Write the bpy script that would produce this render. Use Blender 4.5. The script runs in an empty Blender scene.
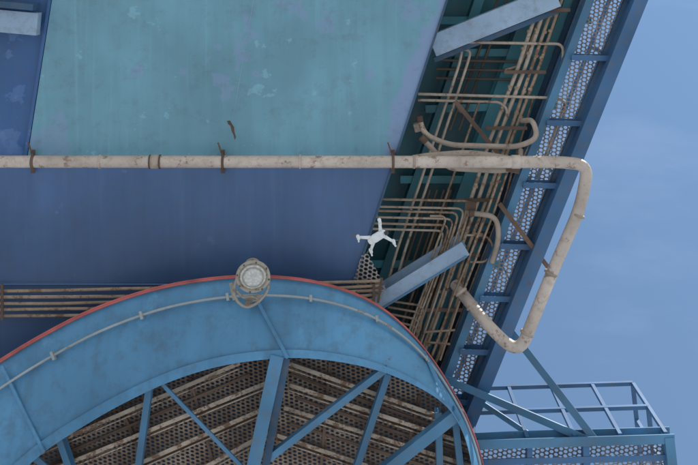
import bpy, bmesh, math, random
from mathutils import Vector, Matrix, Quaternion
random.seed(7)
scene = bpy.context.scene
EYE = 1.6
# plan sheets: x to the right, y away, level d metres above eye height, each level drawn at its own scale
def P(x, y, d):
    k = d/1000.0
    return Vector(((x-349)*k, (y+50)*k, EYE+d))

# ---------------------------------------------------------------- materials
def newmat(name):
    m = bpy.data.materials.new(name); m.use_nodes = True
    nt = m.node_tree; nt.nodes.clear()
    out = nt.nodes.new('ShaderNodeOutputMaterial')
    b = nt.nodes.new('ShaderNodeBsdfPrincipled')
    nt.links.new(b.outputs[0], out.inputs[0])
    tc = nt.nodes.new('ShaderNodeTexCoord')
    return m, nt, b, out, tc
def noise(nt, tc, scale, detail=4, rough=.6, stretch=None, rot=0):
    n = nt.nodes.new('ShaderNodeTexNoise')
    n.inputs['Scale'].default_value = scale
    n.inputs['Detail'].default_value = detail
    n.inputs['Roughness'].default_value = rough
    mp = nt.nodes.new('ShaderNodeMapping')
    if stretch: mp.inputs['Scale'].default_value = stretch
    mp.inputs['Rotation'].default_value = (0, 0, rot)
    mp.inputs['Location'].default_value = (random.uniform(-9, 9), random.uniform(-9, 9), 0)
    nt.links.new(tc.outputs['Object'], mp.inputs[0])
    nt.links.new(mp.outputs[0], n.inputs['Vector'])
    return n.outputs['Fac']
def ramp(nt, fac, a, b):
    r = nt.nodes.new('ShaderNodeMapRange'); r.clamp = True
    r.inputs['From Min'].default_value = a; r.inputs['From Max'].default_value = b
    nt.links.new(fac, r.inputs['Value']); return r.outputs[0]
def math_(nt, op, a, b=None):
    m = nt.nodes.new('ShaderNodeMath'); m.operation = op
    for i, v in enumerate((a, b)):
        if v is None: continue
        if isinstance(v, (int, float)): m.inputs[i].default_value = v
        else: nt.links.new(v, m.inputs[i])
    return m.outputs[0]
def mul(nt, a, v): return math_(nt, 'MULTIPLY', a, v)
def mix(nt, fac, a, b):
    m = nt.nodes.new('ShaderNodeMix'); m.data_type = 'RGBA'
    if isinstance(fac, (int, float)): m.inputs[0].default_value = fac
    else: nt.links.new(fac, m.inputs[0])
    for i, v in ((6, a), (7, b)):
        if isinstance(v, tuple): m.inputs[i].default_value = (*v, 1)
        else: nt.links.new(v, m.inputs[i])
    return m.outputs[2]
def bump(nt, b, h, s=.3, dist=.01):
    n = nt.nodes.new('ShaderNodeBump'); n.inputs['Strength'].default_value = s
    n.inputs['Distance'].default_value = dist
    nt.links.new(h, n.inputs['Height']); nt.links.new(n.outputs[0], b.inputs['Normal'])

RUST = (.15, .075, .04)
def paint(name, base, var=.25, rust=.35, scale=1.0, rough=.5, rustcol=RUST, dirt=(.16, .13, .10), dirtf=.45, streak=0):
    m, nt, b, out, tc = newmat(name)
    dark = tuple(c*(1-var) for c in base); lite = tuple(min(1, c*(1+var*.8)+.01) for c in base)
    c = mix(nt, ramp(nt, noise(nt, tc, 1.2*scale, 2), .3, .7), dark, lite)
    if streak:
        c = mix(nt, mul(nt, ramp(nt, noise(nt, tc, 1.0, 5, .65, (7, 1.0, 1), .25), .45, .75), streak), c, tuple(x*.5 for x in base))
        c = mix(nt, mul(nt, ramp(nt, noise(nt, tc, 2.4, 6, .6), .62, .66), .3), c, tuple(min(1, x*1.35+.03) for x in base))
    c = mix(nt, mul(nt, ramp(nt, noise(nt, tc, 9*scale, 4, .7), .48, .75), dirtf), c, dirt)
    if rust > 0:
        t = .72-.22*rust
        f = ramp(nt, noise(nt, tc, 5*scale, 6, .75), t, t+.06)
        c = mix(nt, mul(nt, f, .85), c, rustcol)
    nt.links.new(c, b.inputs['Base Color'])
    b.inputs['Roughness'].default_value = rough
    return m

def perforated(name, col, col2, pitch=.05, rad=.33, rot=0.0, asp=1.0, rustf=.5):
    m, nt, b, out, tc = newmat(name)
    mp = nt.nodes.new('ShaderNodeMapping')
    mp.inputs['Rotation'].default_value = (0, 0, rot)
    mp.inputs['Scale'].default_value = (1/pitch/asp, 1/pitch/.8, 1)
    nt.links.new(tc.outputs['Object'], mp.inputs[0])
    s = nt.nodes.new('ShaderNodeSeparateXYZ'); nt.links.new(mp.outputs[0], s.inputs[0])
    row = math_(nt, 'FLOOR', s.outputs[1])
    off = math_(nt, 'MULTIPLY', math_(nt, 'MODULO', math_(nt, 'ABSOLUTE', row), 2.0), .5)
    fx = math_(nt, 'SUBTRACT', math_(nt, 'FRACT', math_(nt, 'ADD', s.outputs[0], math_(nt, 'ADD', off, 500.0))), .5)
    fy = math_(nt, 'MULTIPLY', math_(nt, 'SUBTRACT', math_(nt, 'FRACT', math_(nt, 'ADD', s.outputs[1], 500.0)), .5), .8)
    d = math_(nt, 'SQRT', math_(nt, 'ADD', math_(nt, 'MULTIPLY', fx, fx), math_(nt, 'MULTIPLY', fy, fy)))
    hole = math_(nt, 'LESS_THAN', d, rad)
    c = mix(nt, ramp(nt, noise(nt, tc, 2.2, 3, .7), .35, .65), col, col2)
    c = mix(nt, mul(nt, ramp(nt, noise(nt, tc, 5, 4, .75), .5, .62), rustf), c, RUST)
    nt.links.new(c, b.inputs['Base Color']); b.inputs['Roughness'].default_value = .75
    tr = nt.nodes.new('ShaderNodeBsdfTransparent')
    mx = nt.nodes.new('ShaderNodeMixShader')
    nt.links.new(hole, mx.inputs[0]); nt.links.new(b.outputs[0], mx.inputs[1]); nt.links.new(tr.outputs[0], mx.inputs[2])
    nt.links.new(mx.outputs[0], out.inputs[0])
    return m

def soffit_mat(name, base, lav, edge=None, darkbot=0.0, blotch=.63, leftdark=0):
    m, nt, b, out, tc = newmat(name)
    c = mix(nt, ramp(nt, noise(nt, tc, .7, 4, .55), .3, .7), tuple(x*.78 for x in base), tuple(x*1.2 for x in base))
    # long faint wipe marks, along the girder
    c = mix(nt, mul(nt, ramp(nt, noise(nt, tc, 1.0, 5, .6, (9, .8, 1), -.33), .42, .75), .32), c, tuple(x*.65 for x in base))
    c = mix(nt, mul(nt, ramp(nt, noise(nt, tc, 1.0, 5, .65, (14, .5, 1), -.1), .55, .8), .35), c, tuple(min(1, x*1.3+.05) for x in base))
    f = ramp(nt, noise(nt, tc, 1.7, 6, .58), blotch, blotch+.02)
    c = mix(nt, mul(nt, f, .45), c, lav)
    f = ramp(nt, noise(nt, tc, 3.1, 6, .62), blotch+.02, blotch+.035)
    c = mix(nt, mul(nt, f, .3), c, tuple(min(1, x*1.5+.08) for x in base))
    s = nt.nodes.new('ShaderNodeSeparateXYZ'); nt.links.new(tc.outputs['Object'], s.inputs[0])
    if edge is not None:
        v = math_(nt, 'ADD', s.outputs[0], math_(nt, 'MULTIPLY', s.outputs[1], .33))
        v = math_(nt, 'ADD', v, mul(nt, noise(nt, tc, 1.3, 6, .6), .9))
        f = ramp(nt, v, edge, edge+.07)
        c = mix(nt, mul(nt, f, .8), c, lav)
        # old blue coat left showing along the other edge
        v = math_(nt, 'ADD', s.outputs[0], math_(nt, 'MULTIPLY', s.outputs[1], .18))
        v = math_(nt, 'ADD', v, mul(nt, noise(nt, tc, 2.1, 6, .6), .9))
        f = ramp(nt, v, -2.42, -2.50)
        c = mix(nt, mul(nt, f, .55), c, lav)
    c = mix(nt, mul(nt, ramp(nt, noise(nt, tc, 6, 5, .75), .52, .8), .4), c, (.12, .12, .12))
    f = ramp(nt, noise(nt, tc, 2.3, 7, .8), .69, .73)
    c = mix(nt, mul(nt, f, .6), c, RUST)
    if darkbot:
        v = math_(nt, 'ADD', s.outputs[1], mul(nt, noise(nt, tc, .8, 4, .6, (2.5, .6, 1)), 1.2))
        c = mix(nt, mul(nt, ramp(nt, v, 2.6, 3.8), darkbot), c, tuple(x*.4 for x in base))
    nt.links.new(c, b.inputs['Base Color'])
    b.inputs['Roughness'].default_value = .4
    bump(nt, b, noise(nt, tc, 1.6, 2), .3, .04)
    return m

M = {}
M['turq'] = soffit_mat('turquoise_paint', (.175, .38, .47), (.25, .33, .54), edge=1.42, blotch=.61)
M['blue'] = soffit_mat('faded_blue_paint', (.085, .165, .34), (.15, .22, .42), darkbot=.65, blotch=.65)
M['blue2'] = soffit_mat('left_blue_paint', (.05, .14, .33), (.15, .26, .5), blotch=.56)
M['lav'] = paint('pale_blue_beam_paint', (.32, .44, .58), .2, .25)
M['bay'] = paint('shaded_teal_web_paint', (.03, .16, .20), .5, .35, .8)  # teal lowered, recess shade of the bay put into the colour
M['teal'] = paint('teal_stiffener_paint', (.05, .25, .31), .4, .45)
M['steel'] = paint('blue_beam_paint', (.07, .21, .36), .3, .45)
M['dark'] = paint('dark_blue_beam_paint', (.03, .09, .17), .35, .4)
M['ring'] = paint('drum_blue_paint', (.085, .265, .46), .22, .3, .7, dirt=(.07, .10, .13), dirtf=.5, streak=.35)
M['rail'] = paint('rail_blue_paint', (.05, .15, .31), .3, .45)
M['red'] = paint('red_edge_paint', (.50, .11, .10), .3, .4, 3)
M['pipe'] = paint('weathered_pipe_paint', (.60, .50, .43), .2, .72, 1.6, .45, (.27, .17, .12), (.34, .25, .19), .7)
M['cable'] = paint('faded_cable_duct', (.36, .40, .42), .15, .55, 1.6, .55, (.25, .16, .12), (.3, .27, .23))
M['hose'] = paint('aged_hose_rubber', (.44, .35, .28), .25, .6, 1.5, .7, (.2, .12, .08))
M['cond'] = paint('rusty_conduit', (.36, .26, .18), .3, .9, 1.6, .55, (.16, .08, .045), (.22, .14, .09), .75)
M['cond3'] = paint('pale_conduit', (.46, .37, .29), .25, .75, 1.6, .5, (.19, .10, .06), (.26, .18, .13), .7)
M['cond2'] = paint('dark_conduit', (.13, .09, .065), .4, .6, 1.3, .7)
M['rust'] = paint('rusted_iron', (.14, .085, .06), .4, .5, 1.5, .85)
M['beige'] = paint('dusty_joist_paint', (.46, .37, .29), .3, .95, 1.8, .8)
M['perfw'] = perforated('perforated_walkway_plate', (.42, .37, .34), (.28, .23, .20), .046, .36, .38, 1.1, .4)
M['perfr'] = perforated('perforated_deck_plate', (.34, .25, .185), (.16, .11, .08), .040, .32, .5, 1.3, .65)
M['white'] = paint('white_plastic', (.80, .81, .82), .04, 0, 1, .35, dirt=(.6, .6, .6))
M['black'] = paint('black_plastic', (.03, .03, .035), .2, 0, 1, .4)
M['lampm'] = paint('lamp_housing_paint', (.40, .35, .29), .2, .7, 3, .5)

def glassmat():
    m, nt, b, out, tc = newmat('lamp_glass')
    v = nt.nodes.new('ShaderNodeTexVoronoi'); v.inputs['Scale'].default_value = 40
    nt.links.new(tc.outputs['Object'], v.inputs['Vector'])
    c = mix(nt, v.outputs['Distance'], (.75, .75, .70), (.45, .45, .42))
    nt.links.new(c, b.inputs['Base Color']); b.inputs['Roughness'].default_value = .12
    bump(nt, b, v.outputs['Distance'], .6, .01)
    return m
M['glass'] = glassmat()

# ---------------------------------------------------------------- geometry helpers
def parent(name):
    e = bpy.data.objects.new(name, None); scene.collection.objects.link(e); e.empty_display_size = .2
    return e
def mkobj(name, verts, faces, mat, par=None, smooth=False):
    me = bpy.data.meshes.new(name); me.from_pydata([tuple(v) for v in verts], [], faces); me.update()
    bm = bmesh.new(); bm.from_mesh(me); bmesh.ops.recalc_face_normals(bm, faces=bm.faces); bm.to_mesh(me); bm.free()
    o = bpy.data.objects.new(name, me); scene.collection.objects.link(o)
    me.materials.append(M[mat] if isinstance(mat, str) else mat)
    if smooth:
        for p in me.polygons: p.use_smooth = True
    if par: o.parent = par
    return o
def slab(name, pts, d, h, mat, par):
    """horizontal plate, outline pts on the sheet at level d, thickness h upward"""
    n = len(pts); lo = [P(x, y, d) for x, y in pts]; hi = [v+Vector((0, 0, h)) for v in lo]
    f = [list(range(n)), list(range(2*n-1, n-1, -1))]
    for i in range(n):
        j = (i+1) % n; f.append([i, j, n+j, n+i])
    return mkobj(name, lo+hi, f, mat, par)
def profile(kind, w, h, t=None):
    t = t or min(w, h)*.14
    a, b = w/2, h/2
    if kind == 'box': return [(-a, -b), (a, -b), (a, b), (-a, b)]
    if kind == 'I': return [(-a, -b), (a, -b), (a, -b+t), (t/2, -b+t), (t/2, b-t), (a, b-t), (a, b), (-a, b), (-a, b-t), (-t/2, b-t), (-t/2, -b+t), (-a, -b+t)]
    if kind == 'C': return [(-a, -b), (a, -b), (a, -b+t), (-a+t, -b+t), (-a+t, b-t), (a, b-t), (a, b), (-a, b)]
    if kind == 'L': return [(-a, -b), (a, -b), (a, -b+t), (-a+t, -b+t), (-a+t, b), (-a, b)]
def beamgeo(a, b, w, h, kind='box', t=None):
    a = Vector(a); b = Vector(b); d = (b-a).normalized()
    up = Vector((0, 0, 1))
    if abs(d.z) > .98: up = Vector((0, 1, 0))
    s = d.cross(up).normalized(); u = s.cross(d).normalized()
    pr = profile(kind, w, h, t); n = len(pr)
    v = [a+s*x+u*y for x, y in pr]+[b+s*x+u*y for x, y in pr]
    f = [list(range(n)), list(range(2*n-1, n-1, -1))]
    for i in range(n):
        j = (i+1) % n; f.append([i, j, n+j, n+i])
    return v, f
def beams(name, lst, mat, par, kind='box', w=.05, h=.05, t=None):
    V = []; F = []
    for k, it in enumerate(lst):
        dz = Vector((0, 0, .0023*k))
        a, b = Vector(it[0])+dz, Vector(it[1])+dz; ww = it[2] if len(it) > 2 else w; hh = it[3] if len(it) > 3 else h
        v, f = beamgeo(a, b, ww, hh, kind, t); o = len(V); V += v; F += [[i+o for i in q] for q in f]
    return mkobj(name, V, F, mat, par)
def fillet(pts, r):
    pts = [Vector(p) for p in pts]; out = [pts[0]]
    for i in range(1, len(pts)-1):
        p0, p1, p2 = pts[i-1], pts[i], pts[i+1]
        a = (p0-p1); b = (p2-p1); c = min(r, a.length*.48, b.length*.48)
        A = p1+a.normalized()*c; B = p1+b.normalized()*c
        for k in range(9):
            t = k/8; out.append(A*(1-t)**2+p1*2*t*(1-t)+B*t*t)
    out.append(pts[-1]); return out
def tubes(name, paths, r, mat, par=None, bend=.1, res=3):
    cu = bpy.data.curves.new(name, 'CURVE'); cu.dimensions = '3D'; cu.bevel_depth = r; cu.bevel_resolution = res; cu.use_fill_caps = True
    for path in paths:
        pts = fillet(path, bend) if len(path) > 2 else [Vector(p) for p in path]
        q = [pts[0]]
        for p in pts[1:]:
            if (p-q[-1]).length > 1e-4: q.append(p)
        s = cu.splines.new('POLY'); s.points.add(len(q)-1)
        for i, p in enumerate(q): s.points[i].co = (*p, 1)
    t = bpy.data.objects.new('tmp', cu); scene.collection.objects.link(t)
    dg = bpy.context.evaluated_depsgraph_get()
    me = bpy.data.meshes.new_from_object(t.evaluated_get(dg)); bpy.data.objects.remove(t)
    me.name = name; me.materials.clear(); me.materials.append(M[mat])
    for p in me.polygons: p.use_smooth = True
    o = bpy.data.objects.new(name, me); scene.collection.objects.link(o)
    if par: o.parent = par
    return o
def lathe(name, prof, mat, mtx, par, n=40):
    V = []; F = []
    for r, z in prof:
        for i in range(n):
            a = 2*math.pi*i/n; V.append(mtx @ Vector((r*math.cos(a), r*math.sin(a), z)))
    for k in range(len(prof)-1):
        for i in range(n):
            j = (i+1) % n; F.append([k*n+i, k*n+j, (k+1)*n+j, (k+1)*n+i])
    F.append(list(range(n))); F.append(list(range((len(prof)-1)*n, len(prof)*n)))
    return mkobj(name, V, F, mat, par, True)

# ---------------------------------------------------------------- ground
m, nt, b, out, tc = newmat('concrete_yard')
c = mix(nt, ramp(nt, noise(nt, tc, .2, 3), .3, .7), (.38, .38, .37), (.48, .48, .47))
nt.links.new(c, b.inputs['Base Color']); b.inputs['Roughness'].default_value = .9
M['ground'] = m
g = 1500
mkobj('ground', [(-g, -g, 0), (g, -g, 0), (g, g, 0), (-g, g, 0)], [[0, 1, 2, 3]], 'ground')

# ---------------------------------------------------------------- box girder
G = parent('steel_box_girder')
E = lambda y: 447-.329*y
slab('turquoise_soffit_plate', [(90, -260), (E(-260), -260), (E(161), 161), (27, 161), (52, 0)], 10.0, .03, 'turq', G)
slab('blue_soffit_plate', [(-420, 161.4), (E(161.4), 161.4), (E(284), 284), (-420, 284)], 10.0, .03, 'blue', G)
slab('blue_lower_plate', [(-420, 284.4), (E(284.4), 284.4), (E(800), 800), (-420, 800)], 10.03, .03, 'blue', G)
slab('left_blue_plate', [(-420, -260), (130, -260), (60, 0), (30, 161), (-420, 161)], 10.06, .03, 'blue2', G)
a, b_, c_ = P(E(-260)-1, -260, 10.02), P(E(800)-1, 800, 10.02), Vector((0, 0, 2.2))
mkobj('girder_side_web', [a, b_, b_+c_, a+c_], [[0, 1, 2, 3]], 'teal', G)
beams('edge_flange', [(P(E(-260), -260, 9.995), P(E(283), 283, 9.995))], 'dark', G, w=.02, h=.03)
beams('weld_seams', [(P(264, -60, 10.0), P(233, 118, 10.0), .004, .004), (P(233, 118, 10.0), P(224, 161, 10.0), .004, .004)], 'lav', G)
slab('rust_stain', [(227, 121), (230, 120.5), (232, 124), (234, 127), (234.5, 132), (236, 137), (234.8, 140), (233.5, 135), (231.5, 131), (230.5, 126), (228, 124)], 9.9985, .001, 'rust', G)
beams('plate_joint', [(P(-100, 282, 9.999), P(356, 282, 9.999))], 'blue', G, w=.012, h=.01)
beams('crossing_beam', [(P(-160, 6, 9.9), P(39, 24, 9.9), .22, .12)], 'lav', G)
beams('crossing_beam_flange', [(P(-160, -12, 9.86), P(36, 7, 9.86), .06, .2)], 'dark', G)
beams('soffit_edge_angle', [(P(90, -260, 10.02), P(51, 0, 10.02)), (P(50.5, 0, 10.02), P(25.5, 160, 10.02))], 'blue2', G, w=.03, h=.06)
R = lambda y: 588-.377*y
slab('bay_web_plate', [(380, -260), (R(-260), -260), (R(640), 640), (200, 640)], 10.95, .03, 'bay', G)
def diag(x0, y0, y1, s=.36, d=10.7): return (P(x0-s*y0, y0, d), P(x0-s*y1, y1, d))
beams('bay_stringer', [diag(583, -200, 560, .377, 10.5)], 'dark', G, 'I', .12, .3, .02)
beams('bay_stringer_inner', [diag(532, -200, 560, .36, 10.8)], 'teal', G, 'I', .14, .22, .015)
beams('bay_stringer_web', [diag(478, -200, 560, .345, 10.8)], 'bay', G, 'L', .10, .2, .012)
beams('bay_edge_beam', [diag(566, -200, 560, .37, 10.7)], 'teal', G, 'I', .07, .2, .012)
beams('cross_frame_main', [(P(432, 46, 10.25), P(556, -4, 10.25), .22, .10)], 'lav', G)
beams('cross_frame_main_flange', [(P(434, 60, 10.33), P(562, 9, 10.33), .05, .05)], 'dark', G)
beams('cross_frame_low', [(P(374, 300, 10.2), P(464, 244, 10.2), .15, .30)], 'lav', G, 'I', t=.02)
beams('cross_frame_low_flange', [(P(378, 308, 10.12), P(466, 254, 10.12), .02, .16)], 'steel', G)
beams('cross_frames', [(P(425, 108, 10.8), P(556, 104, 10.8)), (P(400, 178, 10.8), P(530, 178, 10.8)), (P(370, 262, 10.8), P(500, 262, 10.8)),
      (P(350, 340, 10.75), P(470, 335, 10.75)), (P(445, 52, 10.8), P(572, 52, 10.8)), (P(440, 20, 10.8), P(590, 20, 10.8))], 'teal', G, 'L', .08, .16, .012)
beams('rusty_brace', [(P(455, 101, 10.2), P(502, 158, 10.2)), (P(499, 203, 10.1), P(551, 271, 10.1)), (P(462, 112, 10.5), P(448, 92, 10.5))], 'rust', G, 'L', .045, .045, .012)
slab('perforated_gusset', [(362, 254), (368, 254), (386, 288), (380, 302), (352, 284)], 9.97, .006, 'perfw', G)

# ---------------------------------------------------------------- large pipe
PP = parent('drain_pipe')
pd = 9.72
path = [P(-300, 161.5, pd), P(560, 162, pd), P(588, 165, pd), P(581, 206, pd), P(551, 275, pd), P(519, 355, pd), P(488, 326, pd+.1), P(455, 284, pd+.6)]
tubes('pipe_run', [path], .059, 'pipe', PP, .27, 8)
def ringat(x, y, d, dirv, r0, r1, L, name, mat, par):
    q = Vector(dirv).to_track_quat('Z', 'Y').to_matrix().to_4x4()
    mt = Matrix.Translation(P(x, y, d)) @ q
    lathe(name, [(r0, -L/2), (r1, -L/2+.004), (r1, L/2-.004), (r0, L/2)], mat, mt, par, 24)
for x, L, mt in ((155, .09, 'hose'), (223, .03, 'rust'), (33, .035, 'rust'), (393, .03, 'rust'), (414, .03, 'hose'), (516, .09, 'pipe'), (300, .02, 'pipe'), (100, .02, 'pipe'), (150, .02, 'rust'), (160, .02, 'rust')):
    ringat(x, 161.8, pd, (1, 0, 0), .05, .066+(.004 if L == .02 else 0), L, 'coupling', mt, PP)
for x in (33, 223, 393):
    beams('pipe_hanger', [(P(x, 150, 9.95), P(x, 173, 9.95), .035, .03), (P(x-1, 155, 9.72), P(x-1, 153, 9.99), .02, .02), (P(x-1, 169.5, 9.72), P(x-1, 168, 9.99), .02, .02), (P(x-2, 152, 9.75), P(x-5, 143, 9.85), .014, .014)], 'rust', PP)
for (x, y, dv) in ((578, 215, (-.35, .9, 0)), (551, 273, (-.4, .9, 0)), (527, 333, (-.4, .9, 0)), (472, 306, (.6, .75, -.3)), (461, 292, (.6, .75, -.4))):
    ringat(x, y, pd if x > 500 else 10.05, dv, .05, .067, .03, 'coupling', 'hose', PP)

# ---------------------------------------------------------------- conduits
def jig(): return random.uniform(-1, 1)
C1 = []
for i in range(5):
    y0 = 291+i*6.2; y1 = 281+i*4.6
    C1.append([P(-250, y0+4, 9.93), P(0, y0, 9.93), P(60, y0-.5+jig()*.6, 9.93), P(120, y0-1.5+jig()*.8, 9.92), P(190, y0-3+jig()*.4, 9.92), P(250, (y0+y1)/2-1+jig()*.7, 9.93), P(320, (y0+y1)/2-3-i*.3+jig()*.7, 9.93), P(383-i*2, y1, 9.93)])
cb = parent('conduit_bundle')
tubes('conduits', C1, .016, 'cond', cb, .1)
beams('strap', [(P(x, 284, 9.9), P(x, 320, 9.9)) for x in (2, 190, 374)]+[(P(382, 278, 9.9), P(378, 303, 9.9))], 'rust', cb, w=.025, h=.015)
cb2 = parent('conduit_bundle')
D = []
for i, x0 in enumerate((540, 547, 555.5, 561)):
    D.append([P(x0+60, -170, 10.35), P(x0+jig(), 0, 10.35), P(x0-24-i*.3+jig(), 72, 10.35+.02*jig()), P(x0-50+jig()*1.5, 142, 10.35), P(x0-70+jig()*1.5, 200, 10.35), P(x0-92+jig()*1.5, 262, 10.35), P(x0-112+i, 320, 10.35), P(x0-150, 425, 10.35)])
tubes('conduits', D[:2], .021, 'cond3', cb2, .1)
tubes('conduits_rusted', D[2:], .018, 'cond', cb2, .1)
D2 = []
for i, x0 in enumerate((463, 471)):
    D2.append([P(432, 42+i*6, 10.4), P(x0, 44+i*6, 10.4), P(x0-3, 62, 10.4), P(x0-24, 125, 10.4), P(x0-42, 180, 10.4), P(x0-66, 250, 10.4), P(x0-80, 300, 10.4)])
D2.append([P(447, 42, 10.3), P(563, 44, 10.3), P(563, 60, 10.3), P(538, 132, 10.3), P(522, 160, 10.3)])
D2.append([P(418, 94, 10.3), P(556, 98, 10.3)])
D2.append([P(418, 100, 10.33), P(500, 102, 10.33), P(508, 110, 10.33), P(490, 165, 10.33)])
D2.append([P(556, 98, 10.35), P(566, 102, 10.35), P(540, 170, 10.35)])
tubes('branch_conduits', D2, .015, 'cond3', cb2, .12)
D2 = []
D2.append([P(505, 70, 10.38), P(520, 66, 10.38), P(536, 30, 10.38), P(548, -10, 10.38), P(580, -100, 10.38)])
D2.append([P(480, 100, 10.5), P(452, 180, 10.5), P(424, 262, 10.5), P(400, 330, 10.5)])
D2.append([P(534, 95, 10.45), P(515, 160, 10.45), P(505, 200, 10.4), P(470, 290, 10.4), P(440, 372, 10.4)])
tubes('branch_conduits_rusted', D2, .013, 'cond', cb2, .12)
D3 = []
for i in range(6):
    y = 201+i*5.6+jig(); xe = 470-i*5+jig()*2
    D3.append([P(372, y-1, 10.3), P(xe, y+1, 10.3+.015*i), P(xe-6, y+22, 10.3+.03*(i % 2)), P(xe-30-i+jig()*1.5, y+95, 10.3), P(xe-52+jig()*2, y+155, 10.3)])
tubes('side_conduits', D3[::2], .013, 'cond', cb2, .09)
tubes('side_conduits_pale', D3[1::2], .012, 'cond3', cb2, .09)
D4 = [[P(385+i*3, 300+i*7, 10.3), P(424-i*2, 306+i*7, 10.3), P(420-i*2, 330+i*6, 10.3)] for i in range(4)]
D4 += [[P(430, 216, 10.2), P(447, 216, 10.2), P(433, 255, 10.2), P(425, 290, 10.2)], [P(466, 235, 10.25), P(487, 236, 10.25), P(494, 246, 10.25), P(488, 262, 10.25), P(470, 262, 10.25)],
       [P(500, 175, 10.2), P(486, 215, 10.2), P(452, 300, 10.2), P(432, 355, 10.2)], [P(508, 170, 10.2), P(493, 215, 10.2), P(460, 300, 10.2), P(440, 360, 10.2)],
       [P(455, 330, 10.2), P(425, 332, 10.2)], [P(450, 344, 10.2), P(425, 342, 10.2)]]
tubes('drop_conduits', D4, .012, 'cond', cb2, .08)
tubes('shadowed_conduits', [[P(430+i*7, 190, 10.6), P(410+i*7, 250, 10.6), P(380+i*7, 340, 10.6)] for i in range(4)]+[[P(436, 60+i*9, 10.65), P(520, 62+i*9, 10.65)] for i in range(3)]+[[P(505+i*9, -20, 10.7), P(450+i*9, 130, 10.7)] for i in range(2)]
      +[[P(500, 225+i*8, 10.6), P(452, 223+i*8, 10.6), P(430, 300+i*4, 10.6)] for i in range(3)], .013, 'cond2', cb2, .08)  # darker conduit colour here stands in for shade deep in the bay
beams('clamp_rails', [(P(x-20, y, 10.3), P(x+22, y, 10.3)) for x, y in ((548, 10), (524, 72), (505, 128), (478, 200), (458, 255), (440, 310))], 'rust', cb2, 'L', .035, .03, .008)
sc = []
for i, x0 in enumerate((540, 547, 555.5, 561)):
    for y in (14, 30, 52, 86, 112, 158, 182, 232, 290, 340):
        yy = y+jig()*5; xx = x0-.345*yy
        sc.append([P(xx, yy, 10.35), P(xx-.9, yy+2.6, 10.35)])
tubes('conduit_couplings', sc, .026, 'cond', cb2)
hs = parent('flexible_hose')
tubes('hose_loops', [[P(419, 117, 10.05), P(424, 134, 10.05), P(448, 145, 10.05), P(518, 147, 10.05), P(538, 138, 10.05), P(533, 120, 10.1), P(520, 121, 10.4)],
                     [P(421, 138, 10.0), P(434, 150, 10.0), P(446, 168, 10.0), P(500, 171, 10.0), P(519, 168, 10.1), P(521, 150, 10.3)],
                     [P(395, 163, 9.9), P(420, 156, 9.9), P(470, 152, 9.95), P(508, 158, 9.95)],
                     [P(470, 213, 10.1), P(497, 216, 10.1), P(499, 240, 10.1), P(492, 262, 10.2)]], .027, 'hose', hs, .16, 6)
tubes('hose_end_collars', [[P(419, 116, 10.05), P(420, 122, 10.05)], [P(421, 137, 10.0), P(426, 142, 10.0)], [P(469, 213, 10.1), P(474, 213.3, 10.1)]], .035, 'rust', hs)
jb = parent('junction_box')
beams('boxes', [(P(508, 166, 10.05), P(519, 168, 10.05), .10, .08), (P(414, 128, 10.2), P(422, 126, 10.2), .08, .1), (P(466, 206, 10.2), P(475, 207, 10.2), .08, .08)], 'hose', jb)
beams('box_lids', [(P(507, 166, 10.0), P(520, 168, 10.0), .11, .01), (P(465, 206, 10.155), P(476, 207, 10.155), .09, .01)], 'rust', jb)

# ---------------------------------------------------------------- walkway
W = parent('steel_walkway')
wi = lambda y: 594-.379*y
wo = lambda y: 627-.408*y
Y0, Y1 = -260, 430
slab('perforated_deck', [(wi(Y0), Y0), (wo(Y0), Y0), (wo(Y1), Y1), (wi(Y1), Y1)], 10.3, .005, 'perfw', W)
beams('outer_channel', [(P(638-.405*Y0, Y0, 10.15), P(638-.405*Y1, Y1, 10.15))], 'rail', W, 'C', .13, .22, .014)
beams('inner_angle', [(P(589-.377*Y0, Y0, 10.25), P(589-.377*Y1, Y1, 10.25))], 'steel', W, 'L', .08, .1, .012)
beams('deck_edge_angle', [(P(626-.407*Y0, Y0, 10.26), P(626-.407*Y1, Y1, 10.26))], 'dark', W, 'L', .04, .06, .01)
cr = []
for y in (-190, -130, -68, -6, 57, 122, 184, 245, 297, 350, 400):
    cr.append((P(wi(y)-2, y, 10.2), P(641-.405*y, y+1, 10.2)))
beams('cross_bracket', cr, 'rail', W, 'C', .055, .14, .01)
hr = []
for y in (-68, 57, 184, 297, 400):
    p = P(640-.405*y, y, 10.2); hr.append((p, p+Vector((0, 0, 1.1)), .04, .04))
a = P(640-.405*Y0, Y0, 10.2); b2 = P(640-.405*Y1, Y1, 10.2)
for z in (.55, 1.1): hr.append((a+Vector((0, 0, z)), b2+Vector((0, 0, z)), .04, .04))
beams('handrail', hr, 'rail', W)

# ---------------------------------------------------------------- service platform
S = parent('service_platform')
fd = 9.6
slab('perforated_floor', [(476, 441), (668, 435), (690, 640), (480, 640)], fd+.12, .005, 'perfw', S)
beams('fascia_channel', [(P(474, 441, fd+.04), P(672, 435, fd+.04))], 'steel', S, 'C', .09, .16, .012)
beams('side_channel', [(P(667, 434, fd+.03), P(690, 640, fd+.03))], 'steel', S, 'C', .09, .16, .012)
beams('floor_joists', [(P(480, 460, fd+.05), P(668, 455, fd+.05), .06, .1), (P(480, 505, fd+.05), P(676, 503, fd+.05), .06, .1), (P(585, 439, fd+.05), P(592, 640, fd+.05), .06, .1), (P(529, 440, fd+.05), P(530, 640, fd+.05), .05, .1)], 'rail', S, 'L', t=.012)
rl = []
up = Vector((0, 0, 1.1))
c0 = P(476, 440, fd); c1 = P(666, 434, fd); c2 = P(688, 640, fd)
for t in (0, .27, .52, .76, 1):
    p = c0.lerp(c1, t); rl.append((p, p+up, .035, .035))
for t in (.2, .45, .7, 1):
    p = c1.lerp(c2, t); rl.append((p, p+up, .035, .035))
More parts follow.
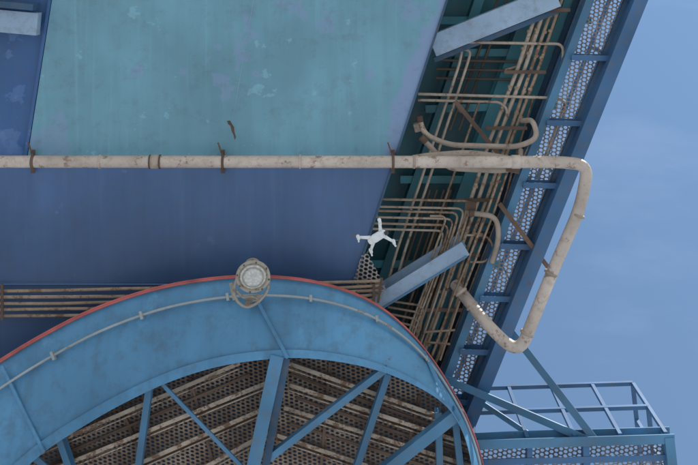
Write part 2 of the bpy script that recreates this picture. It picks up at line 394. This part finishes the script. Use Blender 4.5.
for z in (.55, 1.1):
    u = Vector((0, 0, z)); rl.append((c0+u, c1+u, .04, .04)); rl.append((c1+u, c2+u, .04, .04))
beams('railing', rl, 'rail', S)
beams('support_brace', [(P(504, 322, 10.2), P(597, 442, fd), .07, .06), (P(445, 378, 10.1), P(592, 441, fd), .07, .06), (P(478, 400, 10.1), P(540, 441, fd+.1), .05, .05)], 'steel', S, 'L', t=.02)

# ---------------------------------------------------------------- round platform
RD = parent('round_platform')
outer = [(-170, 560), (-150, 500), (-110, 447), (-55, 398), (0, 362), (45, 335), (95, 310), (150, 291), (200, 281), (250, 277), (300, 280), (340, 289), (375, 304), (405, 327), (430, 356), (452, 390), (470, 425), (484, 470), (490, 530), (488, 600)]
inner = [(-70, 620), (-50, 560), (-20, 515), (8, 480), (42, 449), (80, 424), (122, 400), (170, 378), (215, 364), (258, 357), (300, 355), (345, 360), (384, 370), (418, 385), (442, 401), (457, 420), (468, 447), (474, 485), (475, 540), (472, 600)]
def smooth(pts, n=4):
    out = []; 
    for i in range(len(pts)-1):
        p0 = Vector(pts[max(i-1, 0)]); p1 = Vector(pts[i]); p2 = Vector(pts[i+1]); p3 = Vector(pts[min(i+2, len(pts)-1)])
        for k in range(n):
            t = k/n
            out.append(.5*((2*p1)+(-p0+p2)*t+(2*p0-5*p1+4*p2-p3)*t*t+(-p0+3*p1-3*p2+p3)*t**3))
    out.append(Vector(pts[-1])); return out
so, si = smooth(outer), smooth(inner)
n = len(so)
def band(name, A, B, dA, dB, mat, par, rows=1, bulge=0):
    V = []; F = []
    for r in range(rows+1):
        t = r/rows
        for i in range(n):
            a = P(A[i][0], A[i][1], dA); b = P(B[i][0], B[i][1], dB)
            p = a.lerp(b, t); p.z -= bulge*math.sin(math.pi*t); V.append(p)
    for r in range(rows):
        for i in range(n-1): F.append([r*n+i, r*n+i+1, (r+1)*n+i+1, (r+1)*n+i])
    return mkobj(name, V, F, mat, par, True)
def off(A, B, t): return [A[i].lerp(B[i], t) for i in range(n)]
dO, dI = 9.55, 9.15
band('curved_shell', so, si, dO, dI, 'ring', RD, 6, .05)
band('red_rim', off(so, si, -.03), off(so, si, .012), dO-.02, dO-.03, 'red', RD)
tubes('rim_bead', [[P(v[0], v[1], dO-.03) for v in so]], .010, 'red', RD, .01)
band('lower_flange', off(so, si, .93), off(so, si, 1.04), dI-.012, dI-.03, 'ring', RD)
band('lower_flange_edge', off(so, si, 1.04), off(so, si, 1.04), dI-.03, dI+.06, 'dark', RD)
tubes('shell_seam', [[P(v[0], v[1], 9.318) for v in off(so, si, .62)]], .005, 'dark', RD, .01)
tubes('attached_conduit', [[P(v[0], v[1], 9.38) for v in off(so, si, .23)]], .012, 'cable', RD, .01)
idx = [i for i in range(6, n-4, 7)]
beams('conduit_clips', [(P(*off(so, si, .19)[i], 9.39), P(*off(so, si, .28)[i], 9.36)) for i in idx], 'cable', RD, w=.025, h=.05)
beams('shell_strap', [(P(255, 296, 9.37), P(288, 358, 9.1)), (P(2, 366, 9.45), P(44, 452, 9.1)), (P(424, 352, 9.45), P(448, 402, 9.1))], 'ring', RD, w=.03, h=.02)
slab('perforated_deck', [(v[0], v[1]) for v in off(so, si, .75)], 9.55, .005, 'perfr', RD)
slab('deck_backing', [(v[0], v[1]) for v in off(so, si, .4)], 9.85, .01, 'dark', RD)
J = [((40, 448), (240, 362)), ((40, 474), (277, 378)), ((100, 480), (276, 403)), ((170, 486), (268, 432)), ((285, 362), (464, 425)), ((289, 385), (474, 446)), ((284, 408), (476, 468)), ((277, 436), (420, 484))]
jj = []
for a, b in J:
    jj.append((P(*a, 9.48), P(*b, 9.48), .038, .05)); jj.append((P(a[0], a[1]+6, 9.5), P(b[0], b[1]+6, 9.5), .012, .03))
beams('dusty_joist', jj, 'beige', RD, 'L', t=.008)
J3 = [((60, 455), (250, 374)), ((110, 480), (262, 412)), ((120, 406), (150, 470)), ((190, 378), (215, 470)), ((330, 362), (320, 480)), ((420, 395), (400, 480)), ((290, 374), (462, 436)), ((296, 398), (473, 458)), ((50, 465), (262, 392)), ((290, 424), (450, 474))]
beams('deck_seam_angle', [(P(*a, 9.53), P(*b, 9.53)) for a, b in J3], 'rust', RD, 'L', .025, .03, .008)
J2 = [((150, 384), (137, 480)), ((388, 372), (352, 480)), ((438, 410), (440, 480)), ((60, 436), (75, 480)), ((455, 420), (462, 480))]
beams('blue_rib', [(P(*a, 9.4), P(*b, 9.4)) for a, b in J2], 'steel', RD, 'I', .06, .12, .012)
beams('main_rib', [(P(278, 352, 9.2), P(248, 490, 9.2))], 'steel', RD, 'C', .12, .2, .02)
beams('main_rib_web', [(P(287, 354, 9.25), P(261, 490, 9.25))], 'dark', RD, 'C', .07, .2, .02)
beams('diagonal_brace', [(P(388, 366, 9.2), P(268, 458, 9.2), .06, .08), (P(458, 412, 9.2), P(372, 480, 9.2), .10, .1), (P(163, 384, 9.3), P(246, 470, 9.3), .035, .05), (P(30, 452, 9.3), P(60, 480, 9.3), .06, .05)], 'steel', RD, 'L', t=.02)

# ---------------------------------------------------------------- floodlight
FL = parent('floodlight')
ax = Vector((.12, .18, -1)).normalized()
base = Matrix.Translation(P(253, 276, 9.05)) @ ax.to_track_quat('Z', 'Y').to_matrix().to_4x4()
lathe('housing', [(.05, -.22), (.075, -.2), (.08, -.12), (.125, -.06), (.15, -.01), (.155, .0), (.155, .02), (.135, .024), (.128, .01), (.02, .005)], 'lampm', base, FL)
lathe('lens', [(.127, .006), (.11, .022), (.07, .036), (.03, .042), (.002, .044)], 'glass', base, FL)
lathe('bezel_inner', [(.085, .026), (.09, .038), (.096, .038), (.10, .024)], 'lampm', base, FL)
for i in range(8):
    a = i*math.pi/4
    lathe('bolt', [(.008, .02), (.008, .032), (.002, .034)], 'rust', base @ Matrix.Translation((.145*math.cos(a), .145*math.sin(a), 0)), FL, 8)
tubes('yoke', [[P(237, 278, 9.1), P(233, 292, 9.12), P(238, 303, 9.15), P(247, 308, 9.2), P(258, 303, 9.15), P(268, 291, 9.12), P(269, 277, 9.1)],
               [P(236, 290, 9.14), P(243, 298, 9.2), P(250, 296, 9.25), P(257, 299, 9.3)]], .013, 'lampm', FL, .06)
beams('mount_bracket', [(P(247, 307, 9.2), P(251, 296, 9.4), .06, .02), (P(231, 283, 9.25), P(235, 300, 9.2), .035, .03), (P(246, 300, 9.3), P(262, 297, 9.35), .05, .03)], 'lampm', FL)

# ---------------------------------------------------------------- drone
DR = parent('drone')
dq = Matrix.Translation(P(377, 237, 8.0)) @ Matrix.Rotation(math.radians(-32), 4, 'Z') @ Matrix.Rotation(math.radians(14), 4, 'X') @ Matrix.Scale(.80, 4)
def loft(name, secs, mat, mtx, par, n=16):
    V = []; F = []
    for (x, w, h, zc) in secs:
        for i in range(n):
            a = 2*math.pi*i/n; ca, sa = math.cos(a), math.sin(a)
            V.append(mtx @ Vector((x, w*math.copysign(abs(ca)**.7, ca), zc+h*math.copysign(abs(sa)**.7, sa))))
    for k in range(len(secs)-1):
        for i in range(n):
            j = (i+1) % n; F.append([k*n+i, k*n+j, (k+1)*n+j, (k+1)*n+i])
    F.append(list(range(n))); F.append(list(range((len(secs)-1)*n, len(secs)*n)))
    return mkobj(name, V, F, mat, par, True)
loft('body', [(-.10, .018, .014, 0), (-.09, .032, .025, 0), (-.03, .042, .034, 0), (.05, .040, .034, 0), (.09, .030, .026, 0), (.105, .015, .014, 0)], 'white', dq, DR)
loft('battery', [(-.06, .025, .008, -.030), (.03, .025, .008, -.032)], 'white', dq, DR)
lathe('camera', [(.004, -.022), (.018, -.02), (.022, 0), (.018, .018), (.004, .022)], 'black', dq @ Matrix.Translation((.105, 0, -.03)) @ Matrix.Rotation(math.pi/2, 4, 'Y'), DR, 16)
ends = [(.11, .15), (.11, -.13), (-.13, .10), (-.16, -.10)]
for i, (x, y) in enumerate(ends):
    x0 = .06 if x > 0 else -.06; y0 = .03 if y > 0 else -.03
    a = dq @ Vector((x0, y0, .005)); b2 = dq @ Vector((x, y, .015))
    d = (b2-a).normalized(); q = d.to_track_quat('Z', 'Y').to_matrix().to_4x4()
    lathe('arm_%d' % (i+1), [(.017, 0), (.013, (b2-a).length*.4), (.011, (b2-a).length)], 'white', Matrix.Translation(a) @ q, DR, 12)
    mt = dq @ Matrix.Translation((x, y, .01))
    lathe('motor_%d' % (i+1), [(.013, -.035), (.016, -.03), (.017, .01), (.019, .012), (.019, .028), (.01, .032)], 'white', mt, DR, 16)
    ang = .6+i*1.1
    r = mt @ Matrix.Translation((0, 0, .036)) @ Matrix.Rotation(ang, 4, 'Z')
    vs = [r @ Vector(v) for v in ((-.06, -.003, 0), (-.04, -.007, .002), (0, -.004, 0), (.04, -.005, 0), (.06, -.002, 0), (.06, .002, 0), (.04, .007, .002), (0, .004, 0), (-.04, .005, 0), (-.06, .002, 0))]
    mkobj('propeller_%d' % (i+1), vs, [[0, 1, 2, 3, 4, 5, 6, 7, 8, 9]], 'cond2', DR)
    p = dq @ Vector((x, y, -.02)); p2 = dq @ Vector((x*1.03, y*1.03, -.07))
    beams('leg_%d' % (i+1), [(p, p2, .012, .016)], 'white', DR)

# ---------------------------------------------------------------- light
el, az = math.radians(44), math.radians(138)
w = bpy.data.worlds.new('World'); scene.world = w; w.use_nodes = True
nt = w.node_tree; nt.nodes.clear()
o = nt.nodes.new('ShaderNodeOutputWorld'); bg = nt.nodes.new('ShaderNodeBackground'); sk = nt.nodes.new('ShaderNodeTexSky')
sk.sky_type = 'NISHITA'; sk.sun_disc = False; sk.sun_elevation = el; sk.sun_rotation = az; sk.air_density = 1.9; sk.dust_density = .1; sk.ozone_density = 4.0
bg.inputs[1].default_value = .15
tc = nt.nodes.new('ShaderNodeTexCoord')
nz = nt.nodes.new('ShaderNodeTexNoise'); nz.inputs['Scale'].default_value = 4; nz.inputs['Detail'].default_value = 7; nz.inputs['Roughness'].default_value = .6
mp = nt.nodes.new('ShaderNodeMapping'); mp.inputs['Scale'].default_value = (.7, 2.2, 1); mp.inputs['Location'].default_value = (.4, .2, 0)
nt.links.new(tc.outputs['Generated'], mp.inputs[0]); nt.links.new(mp.outputs[0], nz.inputs[0])
f = mul(nt, ramp(nt, nz.outputs['Fac'], .5, .85), .3)
c = mix(nt, f, sk.outputs[0], (3.6, 4.6, 6.2))
nt.links.new(c, bg.inputs[0]); nt.links.new(bg.outputs[0], o.inputs[0])
sd = Vector((math.sin(az)*math.cos(el), math.cos(az)*math.cos(el), math.sin(el)))
l = bpy.data.lights.new('sun', 'SUN'); l.energy = 5; l.angle = math.radians(.5); l.color = (1, .96, .91)
lo = bpy.data.objects.new('sun', l); scene.collection.objects.link(lo); lo.rotation_euler = sd.to_track_quat('Z', 'Y').to_euler()

# ---------------------------------------------------------------- camera
cam = bpy.data.cameras.new('camera'); co = bpy.data.objects.new('camera', cam); scene.collection.objects.link(co)
co.location = (0, 0, EYE); co.rotation_euler = (math.pi, 0, 0)
cam.sensor_width = 36; cam.lens = 36*1000/698; cam.shift_y = -282.5/698
cam.clip_start = .05; cam.clip_end = 5000
scene.camera = co
scene.view_settings.view_transform = 'Standard'; scene.view_settings.look = 'None'; scene.view_settings.exposure = 0
